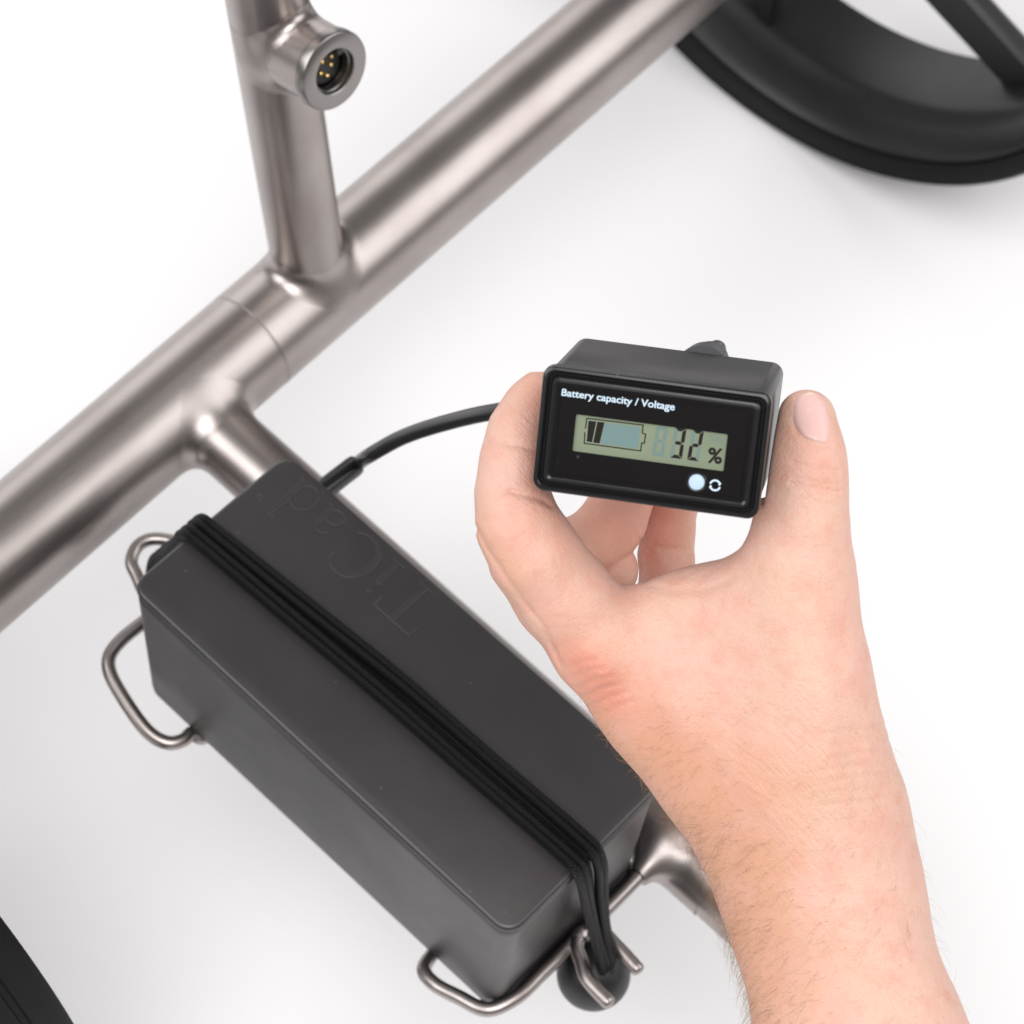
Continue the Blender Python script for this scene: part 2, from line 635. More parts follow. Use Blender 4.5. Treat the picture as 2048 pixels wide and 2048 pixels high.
# battery cradle: bent wires
RW = 0.0030
fwp = [(0.098, 0.062, .127), (.1020, .0581, .128), (.1041, .050, .1265), (.1046, .040, .1255), (.1047, .0246, .125), (.1045, .0056, .125), (.1042, -.018, .125), (.1037, -.0330, .1248)]
for x, y, z in ((974, 2019, .1235), (918, 1994.6, .121), (868, 1967, .119), (848, 1940, .1165)):
    fwp.append(tuple(on_plane(x, y, 2, z)))
fwp += [(.0655, -.040, .1133), (.0655, -.02, .1131), (.0655, .02, .1131), (.0655, .055, .118)]
P = catmull(fwp, 10)
V, Fc, UV = tube(P, RW, 20)
link('cradle_wire', mesh('cradle_wire', V, Fc, UV), M_ti, trolley, sharp=50)
rwp = [(-.104, .060, .124), (-.112, .05, .125), (-.1165, .03, .125), (-.118, .0, .125), (-.1195, -.020, .125)]
for x, y, z in ((237, 1285.7, .125), (218.6, 1313.7, .1245), (218.6, 1340, .124), (240, 1385, .1225), (302.5, 1469, .119), (340, 1486, .118), (368, 1479, .1172), (383, 1466, .116)):
    rwp.append(tuple(on_plane(x, y, 2, z)))
rwp += [(-.068, -.040, .1133), (-.068, -.02, .1131), (-.068, .02, .1131), (-.068, .055, .118)]
P = catmull(rwp, 10)
V, Fc, UV = tube(P, RW, 20)
link('cradle_wire', mesh('cradle_wire', V, Fc, UV), M_ti, trolley, sharp=50)
# dark rubber strip that pads the front wire against the box
pp = [(.1000, .044, .1180), (.1012, .036, .1176), (.1014, .01, .1174), (.1012, -.022, .1172), (.0992, -.0345, .1168), (.0935, -.0395, .1164)]
V, Fc, UV = tube(catmull(pp, 8), .0032, 16, round_end=3)
link('rubber_pad', mesh('rubber_pad', V, Fc, UV), M_ball, trolley, sharp=60)
# rear anchor loop the elastic is wrapped round
lp = [(-.1185, -.0150, .1255), (-.128, -.0150, .126)] + [tuple(on_plane(x, y, 2, .126)) for x, y in ((274, 1152), (263, 1124), (276, 1092), (306, 1078))] + [(-.132, .0135, .126), (-.1185, .0135, .1255)]
P = catmull(lp, 10)
V, Fc, UV = tube(P, RW * .93, 20)
link('anchor_loop', mesh('anchor_loop', V, Fc, UV), M_ti, trolley, sharp=50)
# two prongs at the front
h1 = [(.1048, .0022, .1262), (.1075, -.0018, .1272)] + [tuple(on_plane(x, y, 2, .1275)) for x, y in ((1162, 1921), (1172, 1953), (1189, 1976), (1217, 2005))]
h2 = [(.1048, .0050, .1262), (.1080, .0100, .1272), tuple(on_plane(1231, 1890, 2, .1275)), tuple(on_plane(1276, 1939, 2, .1275))]
for hp in (h1, h2):
    P = catmull(hp, 8)
    V, Fc, UV = tube(P, RW * .98, 20, round_end=3)
    link('prong', mesh('prong', V, Fc, UV), M_ti, trolley, sharp=60)
G0 = np.array([.1048, .0035, .1255])
V, Fc = lathe([(0, -.0052), (.0022, -.0047), (.0036, -.0025), (.0040, 0), (.0036, .0025), (.0022, .0047), (0, .0052)], G0, (0, 1, 0), 24)
link('weld_bead', mesh('weld_bead', V, Fc), M_ti, trolley)
f_wire = lambda G: np.maximum(sd_cyl(G, np.array([.1020, .0581, .1280]), np.array([.0026, -.0181, -.0025]), .0034), np.abs(G[..., 1] - .052) - .0125)
weld('weld_bead', f_cross, f_wire, 0.013, np.array([.076, .033, .096]), np.array([.130, .090, .150]), 0.0007, M_ti, trolley, bulge=.0004, thr=1e-4)


# wheels
def wheel(yface, sgn):
    c0 = axle(yface)
    ax = AX * sgn
    root = None
    ty = [(.1900, .0110), (.1915, .0050), (.1945, .0005), (.1980, -.0012), (.2003, .0015), (.2015, .0060), (.2019, .012), (.2008, .0128), (.2008, .0150), (.2020, .0158), (.2022, .028),
          (.2010, .0288), (.2010, .0312), (.2022, .0320), (.2022, .048), (.2010, .0488), (.2010, .0512), (.2022, .0520), (.2020, .066), (.2010, .0745), (.1985, .080), (.194, .0825), (.1900, .082), (.1880, .046)]
    V, Fc = lathe(ty, c0, ax, 180, closed=True)
    tyre_me = mesh('tyre', V, Fc)
    ri = [(.1902, .0095), (.1890, .0085), (.1875, .0105), (.1850, .0150), (.1812, .0265), (.1785, .0345), (.1770, .0368), (.1755, .042), (.1740, .060), (.1725, .078), (.1722, .0815), (.1735, .0845), (.178, .0860), (.187, .085), (.1892, .080), (.1885, .040)]
    V, Fc = lathe(ri, c0, ax, 180, closed=True)
    rim_me = mesh('rim', V, Fc)
    hubp = [(.010, .030), (.026, .030), (.0285, .033), (.030, .040), (.030, .078), (.027, .084), (.010, .086)]
    V, Fc = lathe(hubp, c0, ax, 64, closed=True)
    hub_me = mesh('hub', V, Fc)
    wl = link('wheel', rim_me, M_rim, trolley, sharp=30)
    tag(wl, None)
    link('tyre', tyre_me, M_tyre, wl, sharp=40)
    link('hub', hub_me, M_rim, wl, sharp=40)
    return wl, c0, ax


def spoke(wl, a, b, wa, wb, th, name='spoke'):
    """flat bar from a to b (points), half widths wa, wb in the wheel plane, thickness th along the axle"""
    a, b = np.array(a, float), np.array(b, float)
    d = (b - a) / np.linalg.norm(b - a)
    s = np.cross(AX, d)
    V = []
    prof = [(-1, -.5), (-.86, -1), (.86, -1), (1, -.5), (1, .5), (.86, 1), (-.86, 1), (-1, .5)]
    for p, wd in ((a, wa), ((a + b) / 2, (wa + wb) / 2), (b, wb)):
        for u, t in prof: V.append(p + s * u * wd + AX * t * th)
    Fc = []
    for i in range(2):
        for k in range(8):
            Fc.append((i * 8 + k, i * 8 + (k + 1) % 8, (i + 1) * 8 + (k + 1) % 8, (i + 1) * 8 + k))
    Fc += [tuple(range(8))[::-1], tuple(range(16, 24))]
    link(name, mesh(name, V, Fc), M_rim, wl, smooth=False)


YR = 0.512
wr, c0, ax = wheel(YR, 1)
tag(wr, 'far wheel cut off by the upper right corner')
plane_y = 0.585
hubc = axle(plane_y)
a = on_plane(1918, 0, 1, plane_y)
b_ = on_plane(2046, 140, 1, plane_y)
dv = (b_ - a) / np.linalg.norm(b_ - a)
spoke(wr, a - dv * .085, b_ + dv * .012, .0150, .0140, .007)
base_dir = (b_ - hubc) / np.linalg.norm(b_ - hubc)
a, b_ = on_plane(1550, -70, 1, .556), on_plane(1534, 74, 1, .556)
spoke(wr, a, b_, .0062, .0050, .006)
for ang in (120, 240):
    c, s = math.cos(math.radians(ang)), math.sin(math.radians(ang))
    dv = np.array([base_dir[0] * c - base_dir[2] * s, 0, base_dir[0] * s + base_dir[2] * c])
    spoke(wr, hubc + dv * .028, hubc + dv * .174, .0135, .0120, .007)
YL = -0.175
wl_, c1, ax1 = wheel(YL, -1)
tag(wl_, 'near wheel cut off by the lower left corner')
hubc = axle(YL - .073)
for ang in (20, 140, 260):
    dv = np.array([math.cos(math.radians(ang)), 0, math.sin(math.radians(ang))])
    spoke(wl_, hubc + dv * .028, hubc + dv * .174, .0135, .0120, .007)
for hy in (YR + .02, YL - .02): pass
# axle stubs that carry the wheels
for ya, yb in ((0.555, 0.605), (-.25, -.32)):
    V, Fc, UV = tube([axle(ya), axle(yb)], 0.0095, 32)
    link('axle_pin', mesh('axle_pin', V, Fc, UV), M_ring, trolley, sharp=40)

# ------------------------------------------------------------------ battery box
ZT, ZB = 0.21, 0.1163
BL, BW = 0.2022, 0.0852
battery = empty('battery_box', (0, 0, ZB), 'long satin black plastic battery box strapped into the wire cradle, raised lettering on its lid', 'battery')


def bo(ins, r): return rrect(BL - 2 * ins, BW - 2 * ins, r, n=10)


lv = [(bo(.0042, .006), ZB), (bo(.0022, .0060), ZB + .0006), (bo(.0012, .0068), ZB + .0022), (bo(.0009, .0070), ZB + .006),
      (bo(.0007, .0072), ZB + .03), (bo(.0003, .0072), ZT - .0090), (bo(.0002, .0074), ZT - .0043), (bo(.0006, .0070), ZT - .0038), (bo(.0009, .0068), ZT - .0036)]
V, Fc = loops(lv)
link('case', mesh('case', V, Fc), M_box, battery, sharp=50)
lv = [(bo(.0013, .0065), ZT - .0037), (bo(.0008, .0069), ZT - .0034), (bo(.0001, .0075), ZT - .0029), (bo(.0000, .0076), ZT - .0022), (bo(.0001, .0075), ZT - .0013), (bo(.0005, .0072), ZT - .00055), (bo(.0011, .0067), ZT - .00015), (bo(.0018, .0060), ZT)]
V, Fc = loops(lv)
lid = link('lid', mesh('lid', V, Fc), M_box, battery, sharp=50)


# raised letters: strokes in (u, v), u to the right, v up when read; lid frame: u = -x, v = -y
def seg2(U, W_, a, b, ra, rb):
    a, b = np.array(a), np.array(b)
    d = b - a
    t = np.clip(((U - a[0]) * d[0] + (W_ - a[1]) * d[1]) / (d @ d), 0, 1)
    return np.hypot(U - a[0] - t * d[0], W_ - a[1] - t * d[1]) - (ra + (rb - ra) * t)


def letter(ch, u0, v0, strokes, hz=0.00025):
    pts = [p for s in strokes for p in s]
    lo = np.array([min(p[0] for p in pts) - .0022, min(p[1] for p in pts) - .0022, -.0004])
    hi = np.array([max(p[0] for p in pts) + .0022, max(p[1] for p in pts) + .0022, hz + .0003])
    h = 0.00017
    hz_steps = np.array([h, h, h * .5])
    n = np.ceil((hi - lo) / hz_steps).astype(int) + 1
    axs = [lo[i] + hz_steps[i] * np.arange(n[i]) for i in range(3)]
    U, W_ = np.meshgrid(axs[0], axs[1], indexing='ij')
    f2 = np.full(U.shape, 1.0)
    for s in strokes:
        for p, q_ in zip(s[:-1], s[1:]):
            f2 = np.minimum(f2, seg2(U, W_, p[:2], q_[:2], p[2], q_[2]))
    z = axs[2][None, None, :]
    a = f2[:, :, None]
    c = z - hz
    f = np.maximum(a + np.maximum(z, 0) * .35, c)
    V, Q = surface_nets(f.astype(np.float32), np.zeros(3), 1.0)
    V = V * hz_steps + lo
    X = np.c_[-(u0 + V[:, 0]), -(v0 + V[:, 1]), ZT + V[:, 2]]
    link('raised_letter', mesh_np('raised_letter', X, Q), M_box, battery)


def arc(cx, cy, rx, ry, a0, a1, r0, r1, n=18, rm=None):
    out = []
    for i, t in enumerate(np.linspace(a0, a1, n)):
        k = i / (n - 1)
        rr = r0 + (r1 - r0) * k if rm is None else r0 + (rm - r0) * math.sin(math.pi * k)
        out.append((cx + rx * math.cos(math.radians(t)), cy + ry * math.sin(math.radians(t)), rr))
    return out


T_, t_ = .00115, .00060
letter('T', 0.0195, -0.0392, [[(0, .0005, T_), (0, .0198, T_)], [(-.0092, .0200, t_), (.0092, .0200, t_)], [(-.0092, .0200, t_), (-.0096, .0160, t_)], [(.0092, .0200, t_), (.0096, .0160, t_)], [(-.0032, .0003, t_), (.0032, .0003, t_)]])
letter('i', 0.0345, -0.0392, [[(0, .0005, T_), (0, .0120, T_)], [(-.0020, .0118, t_), (0, .0124, t_)], [(-.0026, .0003, t_), (.0026, .0003, t_)], [(0, .0172, .0012), (.0001, .0172, .0012)]])
letter('C', 0.0490, -0.0392, [arc(.0008, .0100, .0088, .0103, 52, 308, .0006, .0007, 30, .0014), [(.0066, .0182, .0004), (.0068, .0150, .0003)]])
letter('a', 0.0672, -0.0392, [[(.0028, .0085, T_), (.0028, .0015, T_), (.0040, .0003, t_), (.0050, .0006, t_)], arc(-.0005, .0085, .0033, .0040, 0, 150, .0006, .0005), arc(-.0008, .0036, .0034, .0034, 20, 350, .0006, .0006)])
letter('d', 0.0820, -0.0392, [[(.0042, .0205, T_), (.0042, .0010, T_)], [(.0022, .0203, t_), (.0042, .0209, t_)], [(.0042, .0006, t_), (.0062, .0003, t_)], arc(-.0008, .0060, .0050, .0060, 25, 335, .0006, .0006, 24)])
letter('mark', 0.0938, -0.0205, [arc(0, 0, .0012, .0012, 0, 360, .0003, .0003, 16), [(-.0003, -.0005, .00022), (-.0003, .0005, .00022)]])

# ------------------------------------------------------------------ elastic with ball
strap = empty('elastic_strap', (0, 0, ZT), 'doubled black braided elastic strap stretched along the battery lid and hooked by a ball', 'elastic strap')
RC = 0.00185
BALL = on_plane(1187, 1948, 2, .1075)
for k, (yb, ym, yf) in enumerate(((-.0122, -.0086, -.0071), (-.0094, -.0058, -.0043), (-.0056, .0003, .0022), (-.0028, .0031, .0050))):
    q = (k - 1.5)
    wob = 0.00035 * math.sin(k * 2.3)
    pts = [(-.1325 + .0002 * q, -.0050 + .0026 * q, .1120), (-.1318, -.0052 + .0026 * q, .1300), (-.1275, -.0054 + .0027 * q, .1520), (-.1150, yb * .6 - .0026 + .0008 * q, .1790),
           (-.1072, yb * .92 - .0006, .2000), (-.1042, yb, ZT - .0014), (-.1010, yb + .0001, ZT + .0017), (-.0950, yb + .0004, ZT + RC), (-.05, .5 * yb + .5 * ym + wob, ZT + RC * .98), (.0, ym, ZT + RC), (.05, .5 * ym + .5 * yf - wob, ZT + RC * .98),
           (.0950, yf, ZT + RC), (.1012, yf, ZT + .0012), (.1042, yf + .0002, .2052), (.1085, yf * .8 + .0010, .180), (.1145, yf * .55 + .0020, .150), (.1195, .0026 + q * .0024, .130), (.1205, .0026 + q * .0015, .1190)]
    P = catmull(pts, 9)
    V, Fc, UV = tube(P, RC, 20)
    V[:, 2] = np.where(V[:, 2] > ZT, ZT + (V[:, 2] - ZT) * 1.5, V[:, 2])
    link('cord', mesh('cord', V, Fc, UV), M_cord, strap, sharp=60)
# thin dark strand added to stand in for the shade between the bands
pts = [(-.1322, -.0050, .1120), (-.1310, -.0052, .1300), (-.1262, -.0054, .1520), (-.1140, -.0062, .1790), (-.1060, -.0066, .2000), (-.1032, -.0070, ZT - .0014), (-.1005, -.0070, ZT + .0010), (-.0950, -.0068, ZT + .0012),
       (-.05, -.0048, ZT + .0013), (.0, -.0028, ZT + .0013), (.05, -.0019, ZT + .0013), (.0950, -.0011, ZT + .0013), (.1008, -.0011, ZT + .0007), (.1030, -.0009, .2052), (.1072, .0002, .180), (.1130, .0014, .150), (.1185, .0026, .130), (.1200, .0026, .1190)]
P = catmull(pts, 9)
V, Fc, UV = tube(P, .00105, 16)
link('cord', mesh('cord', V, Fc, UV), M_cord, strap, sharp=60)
bm = bmesh.new()
bmesh.ops.create_uvsphere(bm, u_segments=48, v_segments=32, radius=0.0150, matrix=Matrix.Translation(Vector(BALL)))
me = bpy.data.meshes.new('ball_stopper')
bm.to_mesh(me)
link('ball_stopper', me, M_ball, strap)

# ------------------------------------------------------------------ meter
RD = np.array([[0.84118, -0.46013, 0.28407], [0.52308, 0.55918, -0.6432], [0.13711, 0.68964, 0.71106]])
TD = np.array([0.07711, 0.01586, 0.46665])
DW, DH, DD = 0.0660, 0.0372, 0.0545
meter = empty('battery_meter', TD, 'black hand held battery meter with a small green screen reading 32 percent', 'battery meter')


def dlink(name, V, Fc, m, parent=None, sharp=35, smooth=True):
    return link(name, mesh(name, np.asarray(V) @ RD.T + TD, Fc), m, parent or meter, smooth=smooth, sharp=sharp)


def do(ins, r, cx=0, cy=0): return rrect(DW - 2 * ins, DH - 2 * ins, r, cx, cy, 10)


lv = [(do(.0030, .0024), -DD), (do(.0016, .0032), -DD + .0003), (do(.0009, .0038), -DD + .0013), (do(.0008, .0039), -.0042), (do(.0010, .0037), -.0037), (do(.0014, .004), -.0036)]
V, Fc = loops(lv)
dlink('housing', V, Fc, M_case)
lcd_w, lcd_h, lx, ly = .0438, .01095, -.0003, -.00012
lcd_o = rrect(lcd_w, lcd_h, .0005, lx, ly, 10)
lv = [(do(.0016, .004), -.0039), (do(.0004, .0034), -.0036), (do(0, .0037), -.0030), (do(0, .0037), -.0013), (do(.0003, .0034), -.0005), (do(.0009, .0030), -.0001), (do(.0014, .0027), -.0001),
      (do(.0019, .0024), -.0006), (do(.0022, .0022), -.0015), (do(.0025, .0020), -.0015), (do(.0028, .0023), -.0005), (do(.0033, .0020), .0001), (do(.0039, .0017), .0002), (do(.0044, .0014), -.0001), (do(.0046, .0012), -.0002)]
V, Fc = loops(lv, True, False)
bez = dlink('bezel', V, Fc, M_bezel)
lv = [(do(.0046, .0012), -.00022), (do(.0056, .0010), -.00022), (do(.0057, .0010), -.0001), (do(.0060, .0009), -.0001), (do(.0061, .0009), -.00022), (do(.0068, .0008), -.00022), (lcd_o, -.00022), (rrect(lcd_w, lcd_h, .0005, lx, ly, 10), -.0010)]
V, Fc = loops(lv, False, False)
dlink('face_plate', V, Fc, M_face, sharp=25)
V, Fc = loops([(rrect(lcd_w + .0004, lcd_h + .0004, .0005, lx, ly, 10), -.0012), (rrect(lcd_w + .0004, lcd_h + .0004, .0005, lx, ly, 10), -.00085)])
lcd = dlink('screen', V, Fc, M_lcd)
ZL = -.00085


def flat(name, polys, m, parent, z=ZL, th=.00004):
    V, Fc = join([prism(np.array(p) * 1e-3, z - .00002, z + th) for p in polys])
    o = dlink(name, V, Fc, m, parent, smooth=False)
    return o


def line_poly(pts, wd, closed=False):
    """thin bars along a polyline, butted with mitres: one polygon per segment"""
    out = []
    pts = [np.array(p, float) for p in pts]
    n = len(pts)
    def mit(i):
        if closed or 0 < i < n - 1:
            a, b, c = pts[i - 1], pts[i], pts[(i + 1) % n]
            d1, d2 = (b - a) / np.linalg.norm(b - a), (c - b) / np.linalg.norm(c - b)
            n1, n2 = np.array([-d1[1], d1[0]]), np.array([-d2[1], d2[0]])
            m = n1 + n2
            m /= np.linalg.norm(m)
            return m / max(m @ n1, .3)
        if i == 0: d = pts[1] - pts[0]
        else: d = pts[-1] - pts[-2]
        d = d / np.linalg.norm(d)
        return np.array([-d[1], d[0]])
    for i in range(n if closed else n - 1):
        j = (i + 1) % n
        out.append([pts[i] + mit(i) * wd / 2, pts[i] - mit(i) * wd / 2, pts[j] - mit(j) * wd / 2, pts[j] + mit(j) * wd / 2])
    return out


flat('battery_outline', line_poly([(-19.15, 1.35), (-19.05, 4.42), (-2.75, 4.62), (-2.75, 2.30), (-1.75, 2.05), (-1.82, -.58), (-2.60, -.60), (-2.60, -2.95), (-19.05, -2.95), (-19.2, .3)], .34), M_lcdblk, lcd)
flat('battery_bar', [[(-18.5, 3.78), (-16.25, 3.86), (-16.85, -2.36), (-18.4, -2.30)]], M_lcdblk, lcd)
flat('battery_bar', [[(-15.9, 3.86), (-13.85, 3.90), (-14.62, -2.38), (-16.5, -2.40)]], M_lcdblk, lcd)
x0 = -13.55
for k in range(5):
    wd = 1.86
    a = x0 + k * 2.04
    b_ = a + wd
    sh = .62 * (1 - k / 5.5)
    sh2 = .62 * (1 - (k + 1) / 5.5) if k < 4 else 0.0
    flat('battery_bar', [[(a, 3.86), (b_, 3.88), (b_ - sh2 - .06, -2.42), (a - sh - .06, -2.38)]], M_ghost2, lcd)


def digit(x0, x1, y0, y1, skew, on, t=1.02):
    g = .13
    ym = (y0 + y1) / 2

    def S(p): return (p[0] + skew * (p[1] - y0) / (y1 - y0), p[1])
    h = t / 2
    segs = {
        'a': [(x0 + g, y1), (x1 - g, y1), (x1 - t - g, y1 - t), (x0 + t + g, y1 - t)],
        'd': [(x0 + g, y0), (x1 - g, y0), (x1 - t - g, y0 + t), (x0 + t + g, y0 + t)],
        'g': [(x0 + h + g, ym), (x0 + t + g, ym + h), (x1 - t - g, ym + h), (x1 - h - g, ym), (x1 - t - g, ym - h), (x0 + t + g, ym - h)],
        'f': [(x0, y1 - g), (x0 + t, y1 - t - g), (x0 + t, ym + h + g), (x0 + h, ym + g), (x0, ym + h)],
        'b': [(x1, y1 - g), (x1 - t, y1 - t - g), (x1 - t, ym + h + g), (x1 - h, ym + g), (x1, ym + h)],
        'e': [(x0, y0 + g), (x0 + t, y0 + t + g), (x0 + t, ym - h - g), (x0 + h, ym - g), (x0, ym - h)],
        'c': [(x1, y0 + g), (x1 - t, y0 + t + g), (x1 - t, ym - h - g), (x1 - h, ym - g), (x1, ym - h)]}
    for k, p in segs.items():
        flat('digit_segment', [[S(q) for q in p]], M_lcdblk if k in on else M_ghost, lcd)


digit(.70, 4.05, -3.72, 4.95, .38, '')
digit(5.90, 9.32, -3.72, 5.30, .40, 'abcdg')
digit(10.85, 14.15, -3.72, 5.30, .55, 'abdeg')
flat('decimal_point', [[(4.75, -3.72), (5.15, -3.72), (5.15, -3.3), (4.75, -3.3)]], M_ghost, lcd)


def text_mesh(s, bold=0.0):
    cu = bpy.data.curves.new('t', 'FONT')
    cu.body = s
    cu.size = 1.0
    cu.offset = bold
    cu.resolution_u = 6
    cu.extrude = 0.0
    o = bpy.data.objects.new('t', cu)
    C.objects.link(o)
    bpy.context.view_layer.update()
    dg = bpy.context.evaluated_depsgraph_get()
    me = bpy.data.meshes.new_from_object(o.evaluated_get(dg))
    bpy.data.objects.remove(o)
    V = np.zeros(len(me.vertices) * 3)
    me.vertices.foreach_get('co', V)
    return V.reshape(-1, 3), [tuple(p.vertices) for p in me.polygons]


def put_text(name, s, x0, x1, y0, y1, m, parent, z, bold=0.0, ref=None):
    V, Fc = text_mesh(s, bold)
    if ref:
        Vr, _ = text_mesh(ref, bold)
        b0, b1 = Vr[:, 1].min(), Vr[:, 1].max()
    else:
        b0, b1 = V[:, 1].min(), V[:, 1].max()
    a0, a1 = V[:, 0].min(), V[:, 0].max()
    X = np.c_[x0 + (V[:, 0] - a0) / (a1 - a0) * (x1 - x0), y0 + (V[:, 1] - b0) / (b1 - b0) * (y1 - y0), np.full(len(V), z * 1e3)] * 1e-3
    dlink(name, X, Fc, m, parent, smooth=False)


put_text('percent_sign', '%', 16.6, 20.75, -3.75, .85, M_lcdblk, lcd, ZL + .00004, 0.028)
put_text('unit_letters', 'VAh', 16.7, 20.3, 2.3, 4.3, M_ghost, lcd, ZL + .00004, 0.0)
put_text('caption_print', 'Battery capacity / Voltage', -27.0, 5.75, 10.15, 12.25, M_print, meter, -.00016, 0.022, 'B')

V, Fc = lathe([(0, .0006), (.0016, .00058), (.0021, .00045), (.00232, .0001), (.00236, -.0004)], np.array([.01440, -.00965, 0]), (0, 0, 1), 40)
dlink('push_button', V, Fc, M_button)
V, Fc = lathe([(.00236, -.0002), (.0026, -.00005), (.0028, -.00005), (.0030, -.00021)], np.array([.01440, -.00965, 0]), (0, 0, 1), 40)
dlink('button_rim', V, Fc[:-2], M_bezel)
# cycle symbol: two curved arrows
for s in (0, 180):
    poly = []
    cx, cy_ = 19.72, -9.88
    for t in np.linspace(28, 168, 14): poly.append((cx + 1.72 * math.cos(math.radians(t + s)), cy_ + 1.72 * math.sin(math.radians(t + s))))
    for t in np.linspace(168, 28, 14): poly.append((cx + 1.18 * math.cos(math.radians(t + s)), cy_ + 1.18 * math.sin(math.radians(t + s))))
    flat('cycle_arrow', line_poly([(cx + 1.45 * math.cos(math.radians(t + s)), cy_ + 1.45 * math.sin(math.radians(t + s))) for t in np.linspace(30, 168, 14)], .56)
         + [[(cx + r_ * math.cos(math.radians(t + s)), cy_ + r_ * math.sin(math.radians(t + s))) for r_, t in ((2.0, 29.5), (.9, 29.5), (1.35, -2))]], M_print, meter, -.00022, .00005)
# cable gland on the back
gp = [(.0, -.0800), (.0042, -.0800), (.0052, -.0795), (.0058, -.078), (.0060, -.068), (.0060, -.0665), (.0074, -.0660), (.0078, -.0650), (.0078, -.0575), (.0074, -.0565), (.0085, -.0560), (.0085, -.0540)]
V, Fc = lathe([(r, s) for r, s in gp], np.array([.0075, .0115, 0]), (0, 0, 1), 40)
dlink('cable_gland', V, Fc, M_gland)

# ------------------------------------------------------------------ cable
S0, S1 = np.array([-.0845, .0430, .1955]), on_plane(711, 930.5, 1, .0665)
cable = empty('cable', S0, 'black round cable running from the side of the battery box to behind the hand', 'cable')
dsl = (S1 - S0) / np.linalg.norm(S1 - S0)
g_end = (np.array([.0075, .0115, -.080]) @ RD.T + TD)
g_dir = -RD[:, 2]
pts = [S0, S0 + (S1 - S0) * .5, S1, at(747, 906, .975), at(806, 874, .955), at(901, 843, .925), at(1007, 821, .890), at(1110, 815, .868), at(1230, 812, .855), at(1340, 790, .852), g_end + g_dir * .016, g_end + g_dir * -.004]
P = catmull(pts, 10)
V, Fc, UV = tube(P, 0.00305, 22)
link('cord_jacket', mesh('cord_jacket', V, Fc, UV), M_cable, cable, sharp=60)
P = [S0 + (S1 - S0) * t for t in np.linspace(-.01, 1, 12)]
V, Fc, UV = tube(P, [.0045] * 11 + [.0043], 26)
link('strain_relief', mesh('strain_relief', V, Fc, UV), M_cable, cable, sharp=50)

# ------------------------------------------------------------------ hand
# Laid out as bone chains in the lens frame (right, down, away), then turned to the world.
# every joint: photo pixel x, y, distance d, half width in photo pixels
K = lambda x, y, d, r: (cam_pt(x, y, d), r * d / F)
CH = [
    # (joints, depth squash, blend)
    ('arm', [K(1985, 2800, .742, 246), K(1850, 2420, .748, 226), K(1720, 2080, .752, 199), K(1668, 1880, .756, 176), K(1641, 1768, .759, 166)], .82, .010),
    ('arm', [K(1641, 1768, .759, 166), K(1604, 1668, .761, 170), K(1530, 1560, .762, 165)], .80, .016),
    ('arm', [K(1530, 1560, .762, 160), K(1440, 1490, .764, 138), K(1320, 1395, .763, 110), K(1200, 1290, .757, 92)], .85, .014),
    ('arm', [K(1641, 1750, .757, 150), K(1632, 1600, .754, 140), K(1612, 1450, .748, 124), K(1606, 1320, .744, 106), K(1603, 1200, .741, 94)], .88, .014),
    ('arm', [K(1530, 1500, .760, 140), K(1450, 1350, .758, 108), K(1400, 1262, .757, 84)], .80, .016),
    ('arm', [K(1290, 1255, .757, 78), K(1400, 1240, .757, 80), K(1480, 1236, .753, 88), K(1560, 1215, .746, 104), K(1592, 1130, .740, 97)], .60, .012),
    # thumb
    ('arm', [K(1603, 1200, .741, 94), K(1600, 1110, .738, 88), K(1604, 1030, .736, 84), K(1611, 955, .735, 75), K(1613, 905, .735, 66), K(1613, 838, .7355, 59)], .92, .006),
    # index
    ('arm', [K(1200, 1290, .757, 92), K(1130, 1190, .752, 87), K(1070, 1110, .746, 84), K(1036, 1050, .744, 80)], 1.0, .006),
    ('arm', [K(1036, 1050, .744, 80), K(1024, 985, .745, 69), K(1031, 920, .746, 66), K(1042, 862, .748, 61), K(1066, 815, .750, 54), K(1086, 788, .751, 50)], 1.0, .004),
]
FING = [
    ('mid', [K(1300, 1395, .790, 96), K(1185, 1288, .781, 82), K(1110, 1200, .783, 76), K(1048, 1122, .786, 72)], 1.0),
    ('mid2', [K(1062, 1128, .787, 68), K(1130, 1108, .793, 63), K(1205, 1075, .797, 60)], 1.0),
    ('mid3', [K(1190, 1085, .795, 62), K(1228, 1040, .796, 61), K(1252, 975, .797, 59), K(1280, 900, .797, 54)], 1.0),
    ('mid4', [K(1105, 1190, .800, 70), K(1215, 1140, .800, 62)], 1.0),
    ('ring', [K(1340, 1290, .806, 84), K(1338, 1180, .812, 58), K(1332, 1110, .814, 53), K(1336, 1060, .812, 51), K(1346, 1000, .808, 49), K(1355, 930, .806, 47)], 1.0),
    ('pinky', [K(1370, 1330, .815, 78), K(1345, 1220, .835, 46), K(1335, 1130, .838, 42), K(1335, 1050, .834, 40)], 1.0),
    ('palm', [K(1560, 1640, .775, 130), K(1440, 1480, .784, 120), K(1360, 1350, .795, 92)], .8),
]
HV = 0.00062
allp = np.array([j[0] for c in CH for j in c[1]] + [j[0] for c in FING for j in c[1]])
lo = np.array([cam_pt(930, 700, .76)[0], cam_pt(1400, 720, .70)[1], .700])
hi = np.array([cam_pt(2230, 2000, .78)[0], cam_pt(1400, 2720, .76)[1], .860])
dims = np.ceil((hi - lo) / HV).astype(int) + 1
FH = np.full(dims, 0.02, np.float32)
GX = [(lo[i] + HV * np.arange(dims[i])).astype(np.float32) for i in range(3)]


